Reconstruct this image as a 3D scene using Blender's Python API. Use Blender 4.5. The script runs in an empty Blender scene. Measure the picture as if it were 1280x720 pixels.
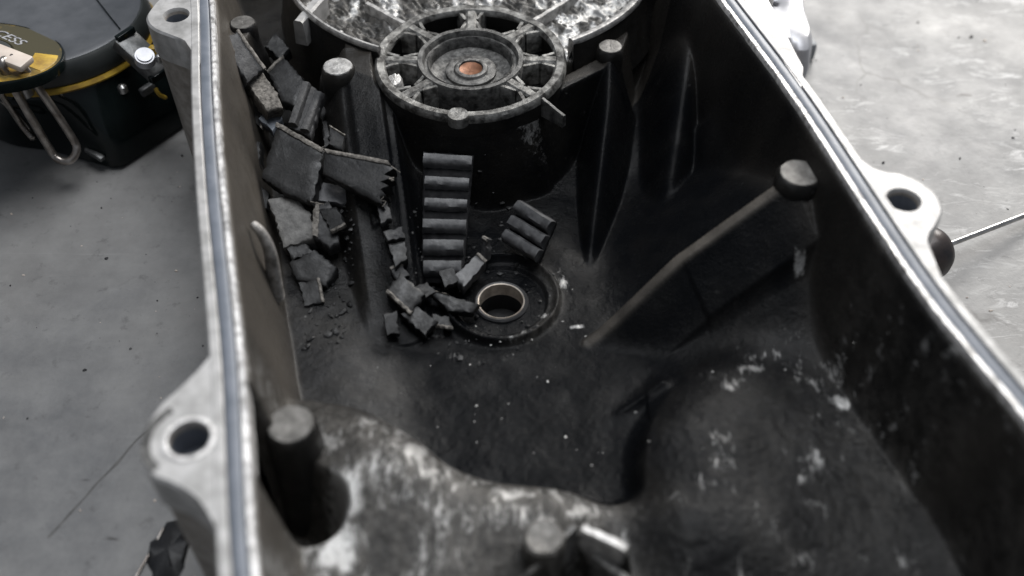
import bpy, bmesh, math, random
import numpy as np
from mathutils import Vector, Matrix, noise as mnoise
random.seed(7); np.random.seed(7)
S = 0.01                                   # everything below is written in centimetres
SC = bpy.context.scene
COL = SC.collection

# ------------------------------------------------------------------ camera
F = 1300.0; EL = math.radians(47.5); CAM = (0.0, -29.7, 34.0)
cam_d = bpy.data.cameras.new('camera'); cam = bpy.data.objects.new('camera', cam_d); COL.objects.link(cam)
cam.location = [c*S for c in CAM]; cam.rotation_euler = (math.radians(90)-EL, 0, 0)
cam_d.sensor_width = 36; cam_d.lens = 36*F/1280; cam_d.clip_start = 0.01; cam_d.clip_end = 60
cam_d.dof.use_dof = True; cam_d.dof.focus_distance = 0.46; cam_d.dof.aperture_fstop = 5.2
SC.camera = cam

# ------------------------------------------------------------------ light
W = bpy.data.worlds.new('World'); SC.world = W; W.use_nodes = True
W.node_tree.nodes['Background'].inputs[0].default_value = (0.80, 0.88, 1.0, 1)
W.node_tree.nodes['Background'].inputs[1].default_value = 0.20
def area(name, loc, target, sx, sy, power, col):
    d = bpy.data.lights.new(name, 'AREA'); d.shape = 'RECTANGLE'; d.size = sx; d.size_y = sy; d.energy = power; d.color = col
    o = bpy.data.objects.new(name, d); COL.objects.link(o); o.location = loc
    o.rotation_euler = (Vector(target)-Vector(loc)).to_track_quat('-Z', 'Y').to_euler()
    return o
area('garage_door_light', (1.0, 2.0, 1.25), (0.0, 0.05, 0), 1.3, 0.8, 68.0, (1.0, 0.97, 0.93))
area('overhead_fill', (0.10, 0.30, 1.55), (-0.15, 0, 0), 1.0, 0.8, 21.0, (0.95, 0.97, 1.0))  # added fill from above to lift the left floor; no ceiling lamp seen
SC.view_settings.view_transform = 'Standard'; SC.view_settings.look = 'None'
SC.view_settings.exposure = 0.0; SC.view_settings.gamma = 1.0

# ------------------------------------------------------------------ helpers
def P(px, py, z):
    """point of the place seen at (px, py) of the photograph at height z (cm)"""
    u = (px-640)/F; v = (360-py)/F
    d = (u, math.cos(EL)+v*math.sin(EL), -math.sin(EL)+v*math.cos(EL))
    t = (z-CAM[2])/d[2]
    return Vector((t*d[0], CAM[1]+t*d[1], z))

def thing(name, label, cat, loc, group=None):
    o = bpy.data.objects.new(name, None); COL.objects.link(o); o.empty_display_size = 0.02
    o.location = [c*S for c in loc]; o['label'] = label; o['category'] = cat
    if group: o['group'] = group
    return o
def wloc(o):
    v = Vector((0, 0, 0))
    while o: v += Vector(o.location); o = o.parent
    return v
def link(name, me, mat, parent=None, label=None, smooth=True):
    """mesh with vertices in world cm -> object under parent"""
    off = wloc(parent)
    me.transform(Matrix.Scale(S, 4)); me.transform(Matrix.Translation(-off))
    if smooth: me.polygons.foreach_set('use_smooth', [True]*len(me.polygons))
    me.materials.append(mat)
    o = bpy.data.objects.new(name, me); COL.objects.link(o)
    if parent: o.parent = parent
    if label: o['label'] = label
    return o
def from_bm(name, bm, mat, parent=None, label=None, smooth=True, sharp=None):
    bmesh.ops.recalc_face_normals(bm, faces=bm.faces)
    me = bpy.data.meshes.new(name); bm.to_mesh(me); bm.free()
    o = link(name, me, mat, parent, label, smooth)
    if smooth: me.set_sharp_from_angle(angle=math.radians(sharp or 38))
    return o

# value noise on a lattice for the casting surface
def vnoise(x, y, cell, seed):
    r = np.random.RandomState(seed); g = r.rand(512, 512)
    fx = x/cell+200.3; fy = y/cell+200.7
    ix = np.floor(fx).astype(int); iy = np.floor(fy).astype(int); tx = fx-ix; ty = fy-iy
    tx = tx*tx*(3-2*tx); ty = ty*ty*(3-2*ty)
    a = g[ix % 512, iy % 512]; b = g[(ix+1) % 512, iy % 512]; c = g[ix % 512, (iy+1) % 512]; d = g[(ix+1) % 512, (iy+1) % 512]
    return (a*(1-tx)+b*tx)*(1-ty)+(c*(1-tx)+d*tx)*ty
def smax(a, b, k=0.6):
    h = np.clip(0.5+0.5*(a-b)/k, 0, 1)
    return b*(1-h)+a*h+k*h*(1-h)
def sstep(x, a, b):
    t = np.clip((x-a)/(b-a), 0, 1); return t*t*(3-2*t)

def catmull(pts, n=8, closed=True):
    out = []; N = len(pts)
    for i in range(N if closed else N-1):
        if closed: p = [pts[(i+k) % N] for k in (-1, 0, 1, 2)]
        else: p = [pts[max(0, min(N-1, i+k))] for k in (-1, 0, 1, 2)]
        for j in range(n):
            t = j/n
            out.append(tuple(0.5*((2*p[1][c])+(-p[0][c]+p[2][c])*t+(2*p[0][c]-5*p[1][c]+4*p[2][c]-p[3][c])*t*t+(-p[0][c]+3*p[1][c]-3*p[2][c]+p[3][c])*t**3) for c in range(len(p[0]))))
    if not closed: out.append(tuple(pts[-1]))
    return out

# ------------------------------------------------------------------ materials
def nodes(name):
    m = bpy.data.materials.new(name); m.use_nodes = True
    nt = m.node_tree; b = nt.nodes['Principled BSDF']
    return m, nt, b
def N(nt, t, **k):
    n = nt.nodes.new(t)
    for a, v in k.items():
        if a.startswith('i_'):
            key = a[2:]; key = int(key) if key.isdigit() else key.replace('_', ' ')
            n.inputs[key].default_value = v
        else: setattr(n, a, v)
    return n
def ramp(nt, src, stops):
    r = nt.nodes.new('ShaderNodeValToRGB'); e = r.color_ramp.elements
    while len(e) < len(stops): e.new(0.5)
    for q, (p, c) in zip(e, stops):
        q.position = p; q.color = (c, c, c, 1) if not isinstance(c, tuple) else (*c, 1)
    nt.links.new(src, r.inputs[0]); return r
def coordnode(nt):
    return nt.nodes.new('ShaderNodeTexCoord').outputs['Object']
def noise_n(nt, co, scale, detail=4, rough=0.6, dist=0.0):
    n = N(nt, 'ShaderNodeTexNoise', i_Scale=scale, i_Detail=detail, i_Roughness=rough, i_Distortion=dist)
    nt.links.new(co, n.inputs['Vector']); return n.outputs['Fac']
def mix(nt, fac, a, b, mode='MIX'):
    m = N(nt, 'ShaderNodeMix', data_type='RGBA', blend_type=mode)
    for sock, v in ((0, fac), (6, a), (7, b)):
        if isinstance(v, bpy.types.NodeSocket): nt.links.new(v, m.inputs[sock])
        elif isinstance(v, tuple): m.inputs[sock].default_value = (*v, 1)
        else: m.inputs[sock].default_value = v
    return m.outputs[2]
def bump(nt, b, pairs):
    prev = None
    for h, st, dist in pairs:
        bp = N(nt, 'ShaderNodeBump', i_Strength=st, i_Distance=dist); nt.links.new(h, bp.inputs['Height'])
        if prev: nt.links.new(prev, bp.inputs['Normal'])
        prev = bp.outputs[0]
    nt.links.new(prev, b.inputs['Normal'])
def simple(name, c1, c2, rough, metal=0.0, scale=200, bs=0.2, bd=0.0004, r2=None, stops=(0.35, 0.65)):
    m, nt, b = nodes(name); co = coordnode(nt)
    n1 = noise_n(nt, co, scale, 6); r = ramp(nt, n1, [(stops[0], 0.0), (stops[1], 1.0)])
    nt.links.new(mix(nt, r.outputs[0], c1, c2), b.inputs['Base Color'])
    b.inputs['Metallic'].default_value = metal
    if r2 is None: b.inputs['Roughness'].default_value = rough
    else:
        rr = ramp(nt, noise_n(nt, co, scale*0.6, 5), [(0.3, rough), (0.7, r2)]); nt.links.new(rr.outputs[0], b.inputs['Roughness'])
    bump(nt, b, [(noise_n(nt, co, scale*2.5, 5), bs, bd)])
    return m

def casting_material(name, attr=True, tint=1.0):
    m, nt, b = nodes(name); co = coordnode(nt)
    big = noise_n(nt, co, 38, 5, 0.6, 0.6)
    grime = mix(nt, ramp(nt, big, [(0.35, 0.0), (0.68, 1.0)]).outputs[0], (0.0045, 0.0045, 0.005), (0.016*tint, 0.0148*tint, 0.013*tint))
    fine = noise_n(nt, co, 420, 5, 0.7)
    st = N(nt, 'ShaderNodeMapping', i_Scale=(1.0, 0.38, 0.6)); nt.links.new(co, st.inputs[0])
    grime2 = mix(nt, ramp(nt, fine, [(0.55, 0.0), (0.75, 1.0)]).outputs[0], grime, (0.026, 0.025, 0.024))
    # loose pale specks scattered at random
    sp = noise_n(nt, co, 230, 3, 0.6); spm = ramp(nt, sp, [(0.70, 0.0), (0.77, 0.7)]).outputs[0]
    col = mix(nt, spm, grime2, (0.17, 0.17, 0.165))
    if attr:
        tan = N(nt, 'ShaderNodeAttribute', attribute_name='tan').outputs['Fac']
        col = mix(nt, tan, col, (0.118, 0.104, 0.088))
        blu = N(nt, 'ShaderNodeAttribute', attribute_name='soot_shade').outputs['Fac']
        col = mix(nt, blu, col, (0.0030, 0.0034, 0.0042))  # near-black: rubber soot, and shade put into the colour
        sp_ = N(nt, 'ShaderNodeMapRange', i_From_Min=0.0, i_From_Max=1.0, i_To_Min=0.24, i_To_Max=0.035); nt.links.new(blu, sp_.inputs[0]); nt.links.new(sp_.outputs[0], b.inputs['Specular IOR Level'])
        at = N(nt, 'ShaderNodeAttribute', attribute_name='wear_glint').outputs['Fac']
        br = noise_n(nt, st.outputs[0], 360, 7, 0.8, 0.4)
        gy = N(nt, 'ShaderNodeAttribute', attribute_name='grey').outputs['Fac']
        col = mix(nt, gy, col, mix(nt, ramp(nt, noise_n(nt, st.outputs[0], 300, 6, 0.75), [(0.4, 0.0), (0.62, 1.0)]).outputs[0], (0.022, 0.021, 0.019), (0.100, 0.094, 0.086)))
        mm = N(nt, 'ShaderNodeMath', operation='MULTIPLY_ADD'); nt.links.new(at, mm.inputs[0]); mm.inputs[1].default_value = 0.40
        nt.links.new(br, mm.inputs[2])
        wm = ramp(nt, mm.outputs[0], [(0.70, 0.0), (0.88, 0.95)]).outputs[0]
        col = mix(nt, wm, col, (0.40, 0.395, 0.385))  # pale metal colour for scuffs and for painted-in glints
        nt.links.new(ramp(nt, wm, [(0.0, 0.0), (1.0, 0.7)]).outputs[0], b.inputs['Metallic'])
    else: b.inputs['Metallic'].default_value = 0.05
    nt.links.new(col, b.inputs['Base Color'])
    rr = ramp(nt, noise_n(nt, co, 95, 6, 0.7), [(0.3, 0.26), (0.7, 0.58)])
    if attr:
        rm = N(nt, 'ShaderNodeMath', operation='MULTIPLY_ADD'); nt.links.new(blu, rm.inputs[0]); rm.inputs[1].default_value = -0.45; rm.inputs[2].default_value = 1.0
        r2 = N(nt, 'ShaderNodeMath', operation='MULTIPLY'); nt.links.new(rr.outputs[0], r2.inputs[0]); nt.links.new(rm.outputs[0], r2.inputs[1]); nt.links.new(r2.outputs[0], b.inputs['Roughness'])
    else: nt.links.new(rr.outputs[0], b.inputs['Roughness'])
    b.inputs['Specular IOR Level'].default_value = 0.42
    bump(nt, b, [(noise_n(nt, co, 480, 6, 0.75), 0.5, 0.0005), (noise_n(nt, co, 1300, 4), 0.6, 0.0003)])
    return m
CAST = casting_material('grimy_cast_aluminium')
CASTP = casting_material('grimy_cast_aluminium_part', False, 1.3)
RAW = simple('scraped_aluminium', (0.16, 0.155, 0.15), (0.50, 0.49, 0.475), 0.36, 0.6, 260, 0.5, 0.0005, 0.6, (0.3, 0.6))
RAWD = simple('dull_worn_aluminium', (0.035, 0.034, 0.033), (0.17, 0.167, 0.16), 0.45, 0.5, 300, 0.6, 0.0006, 0.65, (0.35, 0.65))
FLANGE = simple('machined_flange', (0.25, 0.245, 0.235), (0.48, 0.47, 0.46), 0.38, 0.35, 160, 0.3, 0.0002, 0.6, (0.25, 0.6))
LIP = simple('chipped_flange_lip', (0.20, 0.19, 0.18), (0.80, 0.78, 0.76), 0.3, 0.5, 330, 0.6, 0.0005, 0.5, (0.30, 0.55))
GASK = simple('grey_blue_gasket', (0.11, 0.125, 0.15), (0.17, 0.185, 0.215), 0.42, 0.0, 120, 0.15, 0.0002)
OUTER = simple('raw_cast_outside', (0.20, 0.18, 0.155), (0.36, 0.33, 0.30), 0.6, 0.2, 180, 0.5, 0.0006)
RUB = simple('torn_belt_rubber', (0.0055, 0.0056, 0.006), (0.015, 0.0148, 0.015), 0.36, 0.0, 380, 0.4, 0.0004, 0.75, (0.4, 0.7))
RUBG = simple('dusty_belt_rubber', (0.015, 0.015, 0.0165), (0.046, 0.0455, 0.046), 0.42, 0.0, 350, 0.5, 0.0005, 0.8, (0.35, 0.7))
FRAY = simple('frayed_belt_fabric', (0.06, 0.055, 0.048), (0.26, 0.24, 0.215), 0.85, 0.0, 600, 0.8, 0.0005)
STEEL = simple('plain_steel', (0.38, 0.37, 0.36), (0.55, 0.54, 0.53), 0.28, 0.9, 150, 0.1, 0.0001)
WIRE = simple('tarnished_wire', (0.20, 0.17, 0.15), (0.42, 0.39, 0.36), 0.3, 0.85, 150, 0.1, 0.0001)
COPPER = simple('copper_brown', (0.13, 0.055, 0.028), (0.24, 0.105, 0.055), 0.5, 0.5, 260, 0.3, 0.0003)
BLACKP = simple('black_green_plastic', (0.0022, 0.0045, 0.0045), (0.005, 0.008, 0.008), 0.14, 0.0, 90, 0.08, 0.0002)
BLACKP.node_tree.nodes['Principled BSDF'].inputs['Specular IOR Level'].default_value = 0.3
LIDM = simple('dark_grey_lid', (0.018, 0.021, 0.020), (0.034, 0.037, 0.036), 0.42, 0.0, 90, 0.15, 0.0002)
YEL = simple('ochre_yellow_seal', (0.24, 0.14, 0.018), (0.52, 0.34, 0.035), 0.45, 0.0, 130, 0.3, 0.0003)
OLIVE = simple('worn_olive_ring', (0.055, 0.048, 0.024), (0.46, 0.28, 0.03), 0.4, 0.1, 42, 0.2, 0.0003, None, (0.50, 0.66))
CREAM = simple('cream_plastic', (0.50, 0.42, 0.36), (0.62, 0.54, 0.47), 0.45, 0.0, 90, 0.1, 0.0002)
CLAMPM = simple('grey_clamp_metal', (0.06, 0.062, 0.062), (0.15, 0.15, 0.148), 0.38, 0.4, 220, 0.4, 0.0004)
PALE = simple('pale_grey_metal', (0.36, 0.36, 0.38), (0.50, 0.50, 0.52), 0.4, 0.3, 100, 0.25, 0.0004)
KNOBM = simple('rusty_dark_handle', (0.018, 0.018, 0.020), (0.06, 0.045, 0.040), 0.35, 0.2, 90, 0.3, 0.0004)
DARKP = simple('black_oily_soot', (0.006, 0.006, 0.007), (0.014, 0.014, 0.015), 0.5, 0.0, 200, 0.4, 0.0005)

def concrete():
    m, nt, b = nodes('stained_concrete'); co = coordnode(nt)
    base = mix(nt, ramp(nt, noise_n(nt, co, 7, 7, 0.65, 0.5), [(0.3, 0.0), (0.7, 1.0)]).outputs[0], (0.122, 0.123, 0.126), (0.228, 0.221, 0.211))
    base = mix(nt, ramp(nt, noise_n(nt, co, 60, 6, 0.7), [(0.35, 0.0), (0.8, 0.6)]).outputs[0], base, (0.30, 0.295, 0.285))
    mp = N(nt, 'ShaderNodeMapping', i_Scale=(0.55, 1.6, 1)); nt.links.new(co, mp.inputs[0])
    # white paint and plaster dabs, where the floor has them (right side)
    sx = N(nt, 'ShaderNodeSeparateXYZ'); nt.links.new(co, sx.inputs[0])
    side = N(nt, 'ShaderNodeMapRange', i_From_Min=0.08, i_From_Max=0.2, i_To_Min=0.0, i_To_Max=1.0); nt.links.new(sx.outputs[0], side.inputs[0])
    dab = ramp(nt, noise_n(nt, mp.outputs[0], 70, 6, 0.72, 1.2), [(0.54, 0.0), (0.66, 0.9)]).outputs[0]
    reg = ramp(nt, noise_n(nt, co, 13, 3), [(0.44, 0.0), (0.56, 1.0)]).outputs[0]
    k1 = N(nt, 'ShaderNodeMath', operation='MULTIPLY'); nt.links.new(dab, k1.inputs[0]); nt.links.new(reg, k1.inputs[1])
    k2 = N(nt, 'ShaderNodeMath', operation='MULTIPLY'); nt.links.new(k1.outputs[0], k2.inputs[0]); nt.links.new(side.outputs[0], k2.inputs[1])
    base = mix(nt, k2.outputs[0], base, (0.52, 0.51, 0.50))
    # dark oil spots
    sp = ramp(nt, noise_n(nt, mp.outputs[0], 95, 2, 0.5), [(0.24, 0.85), (0.285, 0.0)]).outputs[0]
    base = mix(nt, sp, base, (0.05, 0.045, 0.042))
    oil = ramp(nt, noise_n(nt, co, 11, 4, 0.6, 0.4), [(0.58, 0.0), (0.75, 0.35)]).outputs[0]
    base = mix(nt, oil, base, (0.10, 0.095, 0.09))
    vo = N(nt, 'ShaderNodeTexVoronoi', feature='DISTANCE_TO_EDGE', i_Scale=4.2)
    wv = N(nt, 'ShaderNodeTexNoise', i_Scale=14.0, i_Detail=6.0); nt.links.new(co, wv.inputs['Vector'])
    ad = N(nt, 'ShaderNodeVectorMath', operation='MULTIPLY_ADD'); nt.links.new(wv.outputs['Color'], ad.inputs[0]); ad.inputs[1].default_value = (0.10, 0.10, 0.0); nt.links.new(co, ad.inputs[2]); nt.links.new(ad.outputs[0], vo.inputs['Vector'])
    crk = ramp(nt, vo.outputs['Distance'], [(0.0, 0.65), (0.006, 0.0)]).outputs[0]
    kc = N(nt, 'ShaderNodeMath', operation='MULTIPLY'); nt.links.new(crk, kc.inputs[0]); nt.links.new(ramp(nt, noise_n(nt, co, 9, 3), [(0.48, 0.0), (0.6, 1.0)]).outputs[0], kc.inputs[1])
    base = mix(nt, kc.outputs[0], base, (0.05, 0.045, 0.04))
    scr = N(nt, 'ShaderNodeMapping', i_Scale=(9, 260, 1), i_Rotation=(0, 0, 0.9)); nt.links.new(co, scr.inputs[0])
    base = mix(nt, ramp(nt, noise_n(nt, scr.outputs[0], 1.0, 3), [(0.68, 0.0), (0.78, 0.35)]).outputs[0], base, (0.33, 0.32, 0.31))
    base = mix(nt, ramp(nt, noise_n(nt, co, 130, 5, 0.7), [(0.30, 0.55), (0.42, 0.0)]).outputs[0], base, (0.085, 0.082, 0.08))
    nt.links.new(base, b.inputs['Base Color'])
    rr = ramp(nt, noise_n(nt, co, 26, 6, 0.7), [(0.3, 0.40), (0.7, 0.62)]); nt.links.new(rr.outputs[0], b.inputs['Roughness'])
    bump(nt, b, [(noise_n(nt, co, 30, 6, 0.65), 0.35, 0.0015), (noise_n(nt, co, 420, 5, 0.7), 0.3, 0.0004)])
    return m
CONC = concrete()

# ------------------------------------------------------------------ floor
def box_bm(bm, c, sx, sy, sz, rot=None, bev=0.0):
    r = bmesh.ops.create_cube(bm, size=1.0); vs = r['verts']
    bmesh.ops.scale(bm, vec=(sx, sy, sz), verts=vs)
    if bev: 
        es = list({e for v in vs for e in v.link_edges})
        q = bmesh.ops.bevel(bm, geom=es, offset=bev, segments=2, affect='EDGES', profile=0.5); vs = list({v for f in q['faces'] for v in f.verts} | {v for v in vs if v.is_valid})
        seen = set(vs); stack = list(vs)
        while stack:
            v = stack.pop()
            for e in v.link_edges:
                w = e.other_vert(v)
                if w not in seen: seen.add(w); stack.append(w)
        vs = list(seen)
    if rot is not None: bmesh.ops.rotate(bm, cent=(0, 0, 0), matrix=rot, verts=vs)
    bmesh.ops.translate(bm, vec=c, verts=vs)
    return vs

bm = bmesh.new(); bm.faces.new([bm.verts.new(v) for v in ((-900, -900, 0), (900, -900, 0), (900, 900, 0), (-900, 900, 0))])
o = from_bm('floor', bm, CONC, None, smooth=False); o['kind'] = 'structure'

# ------------------------------------------------------------------ the cover
RZ = 9.0
cover = thing('transmission_cover', 'grimy cast aluminium transmission cover lying open side up, with spoked hub and grey rim gasket', 'engine cover', (1.0, 0.0, 0.0))
inner_pts = [(-16.2, 22), (-14.6, 16.5), (-13.0, 10.28), (-11.55, 3.6), (-10.17, -2.15), (-8.27, -9.47), (-6.55, -16.95), (-5.2, -20), (-2, -22), (4, -22.5),
             (10, -22), (14.5, -19.5), (15.7, -15.6), (14.95, -12.02), (14.07, -9.47), (12.98, -5.82), (10.95, 3.4), (9.09, 10.28), (7.6, 16), (6.9, 22), (3, 27.5), (-4, 29.5), (-12, 27.5)]
path = catmull(inner_pts, 14)
NP = len(path)
def pnormals(path):
    out = []
    for i in range(len(path)):
        a = path[i-1]; b = path[(i+1) % len(path)]
        t = Vector((b[0]-a[0], b[1]-a[1], 0)).normalized(); out.append(Vector((t.y, -t.x, 0)))
    return out
nrm = pnormals(path)
cx0 = Vector((0, 3, 0))
if (Vector((*path[0], 0))-cx0).dot(nrm[0]) < 0: nrm = [-n for n in nrm]
def strip(name, mat, prof, jit=0.0, parent=cover, sharp=35, seed=0):
    """sweep a list of (offset outwards, z) round the outline"""
    bm = bmesh.new(); rings = []
    for i, (p, n) in enumerate(zip(path, nrm)):
        row = []
        for k, (o, z) in enumerate(prof):
            jj = 0
            if jit and k < 3: jj = jit*mnoise.noise(Vector((p[0]*2.3, p[1]*2.3, seed+k*0.3)))+0.5*jit*mnoise.noise(Vector((p[0]*7, p[1]*7, seed)))
            row.append(bm.verts.new((p[0]+n.x*(o+jj), p[1]+n.y*(o+jj), z+jj*0.3)))
        rings.append(row)
    for i in range(NP):
        a = rings[i]; b = rings[(i+1) % NP]
        for k in range(len(prof)-1): bm.faces.new((a[k], a[k+1], b[k+1], b[k]))
    return from_bm(name, bm, mat, parent, sharp=sharp)
# inner lip, the groove with its gasket, the outer land and the outside wall
strip('rim_lip', LIP, [(-0.02, RZ-0.9), (0.0, RZ-0.12), (0.05, RZ-0.01), (0.18, RZ), (0.23, RZ-0.03), (0.24, RZ-0.3)], 0.03, seed=3)
strip('gasket', GASK, [(0.24, RZ-0.25), (0.28, RZ-0.075), (0.36, RZ-0.03), (0.59, RZ-0.03), (0.67, RZ-0.075), (0.70, RZ-0.25)])
strip('rim_land', FLANGE, [(0.70, RZ-0.3), (0.715, RZ-0.02), (0.74, RZ), (1.00, RZ), (1.06, RZ-0.06), (1.07, RZ-0.5)], 0.0)
strip('outer_wall', OUTER, [(1.07, RZ-0.4), (1.07, RZ-1.0), (0.85, RZ-1.25), (0.7, 4), (0.55, 0.9), (0.1, 0.3), (-0.6, 0.12)])

# interior as one cast surface --------------------------------------------------
dx = 0.055
xs = np.arange(-17.5, 17.5, dx); ys = np.arange(-23.5, 30.5, dx)
# coarser behind the frame's far edge
ys = np.concatenate([np.arange(-23.5, 17.0, dx), np.arange(17.0, 30.5, 0.16)])
X, Y = np.meshgrid(xs, ys)
pp = np.array(path)
def signed_inside(X, Y, pp):
    inside = np.zeros(X.shape, bool); dist = np.full(X.shape, 1e9)
    n = len(pp)
    for i in range(0, n):
        x1, y1 = pp[i]; x2, y2 = pp[(i+1) % n]
        c = (y1 > Y) != (y2 > Y)
        with np.errstate(divide='ignore', invalid='ignore'):
            xi = (x2-x1)*(Y-y1)/(y2-y1+1e-12)+x1
        inside ^= c & (X < xi)
        ex, ey = x2-x1, y2-y1; t = np.clip(((X-x1)*ex+(Y-y1)*ey)/(ex*ex+ey*ey), 0, 1)
        dist = np.minimum(dist, np.hypot(X-x1-t*ex, Y-y1-t*ey))
    return np.where(inside, dist, -dist)
ppc = pp[::4]
D = signed_inside(X, Y, ppc)
def seg(x1, y1, x2, y2):
    ex, ey = x2-x1, y2-y1; t = np.clip(((X-x1)*ex+(Y-y1)*ey)/(ex*ex+ey*ey), 0, 1)
    return np.hypot(X-x1-t*ex, Y-y1-t*ey), t
def poly_d(pts):
    best = np.full(X.shape, 1e9); bt = np.zeros(X.shape); side = np.zeros(X.shape)
    L = len(pts)-1
    for i in range(L):
        d, t = seg(*pts[i], *pts[i+1]); ex, ey = pts[i+1][0]-pts[i][0], pts[i+1][1]-pts[i][1]
        s = np.sign(ex*(Y-pts[i][1])-ey*(X-pts[i][0]))
        m = d < best; best = np.where(m, d, best); bt = np.where(m, (i+t)/L, bt); side = np.where(m, s, side)
    return best, bt, side
HX, HY, HR = -1.87, 9.62, 4.3              # spoked hub
CX, CY, CR = -2.1, 18.1, 9.35              # round chamber behind it
H = 1.7+0.25*vnoise(X, Y, 3.0, 1)
# floor climbs away from the drain bore into the left valley
H = H+0.5*sstep(-X-0.24*(Y), 4.0, 8.0)
# right hand floor behind the rib
ribx = X-3.5+0.0*Y
H = smax(H, 2.2+0.16*(X-4)+0*Y, 0.8)
# bore pad: a raised ring round the bore
bx, by = -0.45, -0.95
rb = np.hypot(X-bx, Y-by)
H = smax(H, 2.35-np.abs(rb-2.35)*2.0*np.where(rb > 2.35, 1.2, 1), 0.25)
H = np.where(rb < 1.9, np.minimum(H, 1.75), H)
# near plateau: raised ground in front of the basin
edge = [(-12, -7.2), (-8.0, -7.6), (-5.6, -8.0), (-4.3, -8.75), (-3.1, -9.7), (-2.1, -10.5), (-0.6, -10.9), (1.6, -10.95), (3.3, -11.3), (4.4, -10.9), (4.6, -9.7), (4.9, -8.4), (5.8, -6.9), (7.0, -5.5), (9.0, -4.4), (11.5, -3.6), (16, -3.0)]
es = catmull(edge, 4, False)
de, te, se = poly_d([(a, b) for a, b in es])
sd = -de*se                                  # positive towards the camera
plat = 4.5+0.35*(vnoise(X, Y, 3.4, 4)-0.5)-0.06*(X-1)-0.35*sstep(X, 5, 12)-1.3*sstep(-Y, 12.0, 16.5)*sstep(X, -3.0, 1.5)
plat = plat+0.75*np.exp(-((X+4.0)**2/5.5+(Y+11.0)**2/4.2))            # hump beside the left boss
plat = plat-0.9*np.exp(-((X-3.6)**2/2.2+(Y+13.2)**2/5.0))
plat = plat+0.15*np.exp(-((X-9.0)**2/12.0+(Y+8.2)**2/10.0))-0.5*sstep(X, 4, 7)*np.exp(-np.maximum(sd, 0)*0.9)              # right bulge
low = -3.0
sl = np.where(sd > 0, plat-0.9*np.exp(-sd*1.2), plat-0.9+sd*np.where(X > 5, 1.5, 2.6))
H = smax(H, sl, np.where(X > 4, 0.9+0.9*sstep(X, 4, 6), 0.9))
pk = P(800, 300, 1.0); H = H-1.0*np.exp(-(((X-pk.x)/3.0)**2+((Y-pk.y)/4.0)**2))
# left and right walls with draft
dj = D+0.10*(vnoise(X, Y, 1.5, 9)-0.5)
wall = 9.1-np.maximum(dj, 0)*7.0
wall = np.where(X+0.25*Y < 0, wall, 9.1-np.maximum(dj, 0)*4.2)
H = smax(H, wall, 1.1)
# pit in front of the left boss
lb = P(363, 530, 6.6)
pit, _ = seg(lb.x-0.75, lb.y-1.3, lb.x+0.55, lb.y-2.1)
H = np.where(pit < 4, H*1.0-(H-1.0)*sstep(-pit, -1.45, -0.45), H)
# rib running down from the right boss
rA = P(990, 222, 7.7); rB = P(850, 322, 4.9); rC = P(735, 425, 2.3)
dr, tr, _ = poly_d([(rA.x, rA.y), (rB.x, rB.y), (rC.x, rC.y)])
rz = np.where(tr < 0.5, 7.7+(4.9-7.7)*tr*2, 4.9+(2.0-4.9)*(tr-0.5)*2)
H = smax(H, rz-np.maximum(dr-0.20, 0)*np.where(_ > 0, 0.55, 5.0)-2.2*np.maximum(dr-2.3, 0), 0.35)

# flesh between rib, right boss and right wall
fl = P(1060, 330, 4.2)
H = smax(H, 7.3-0.95*np.hypot((X-11.6)/1.25, (Y-0.4)/1.5), 0.9)
# small ridge in the gap right of the basin
a_ = P(830, 470, 3.4); b_ = P(775, 515, 2.4); dr, tr, _ = poly_d([(a_.x, a_.y), (b_.x, b_.y)])
H = smax(H, 3.0-tr*0.9-dr*1.5, 0.8)
# wall between the left valley and the basin, sloping away on its left
rp = [P(484, 110, 6.0), P(491, 165, 5.2), P(503, 250, 4.2), P(512, 330, 3.3), P(524, 395, 2.3), P(540, 440, 1.4)]
dr, tr, sdv = poly_d([(p.x, p.y) for p in rp])
zr = np.interp(tr, np.linspace(0, 1, 6), [6.0, 5.2, 4.2, 3.3, 2.3, 1.2])
lft = sdv < 0
H = smax(H, zr-np.maximum(dr-0.12, 0)*np.where(lft, 0.85, 5.0), 0.35)
def spine(pts, kl, kr, w=0.2, k=0.5, lim=99):
    global H
    rp = [P(*p) for p in pts]; d, t, sg = poly_d([(p.x, p.y) for p in rp])
    z = np.interp(t, np.linspace(0, 1, len(pts)), [p[2] for p in pts])
    kk = np.where(sg < 0, kl, kr)
    H = smax(H, z-kk*(np.sqrt(d*d+w*w)-w)-3.0*np.maximum(d-lim, 0), k)
spine([(425, 92, 6.3), (432, 160, 5.2), (440, 230, 4.4), (452, 310, 3.4), (462, 400, 2.2), (470, 450, 1.5)], 2.6, 0.5, 0.35)
spine([(454, 80, 6.35), (466, 160, 5.2), (478, 250, 4.2), (490, 330, 3.2), (500, 400, 2.2)], 0.45, 0.45, 0.3, 0.6, 1.15)
spine([(432, 60, 6.7), (440, 110, 6.0), (450, 180, 5.1), (462, 260, 4.0)], 2.6, 0.3, 0.3, 0.5, 0.9)
spine([(467, 66, 6.75), (476, 130, 5.85), (486, 200, 4.9)], 0.4, 5.0, 0.2, 0.4, 1.3)
spine([(763, 66, 6.3), (760, 130, 5.2), (752, 200, 4.0), (742, 280, 2.6), (736, 340, 1.6)], 3.5, 3.5, 0.42, 0.35)
spine([(868, 5, 7.0), (858, 90, 5.8), (846, 180, 4.3), (832, 270, 2.6), (825, 330, 1.4)], 2.6, 2.6, 0.6, 0.4)
spine([(952, 95, 7.5), (935, 200, 5.0), (915, 290, 3.0)], 1.8, 1.8, 0.5, 0.6)
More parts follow.
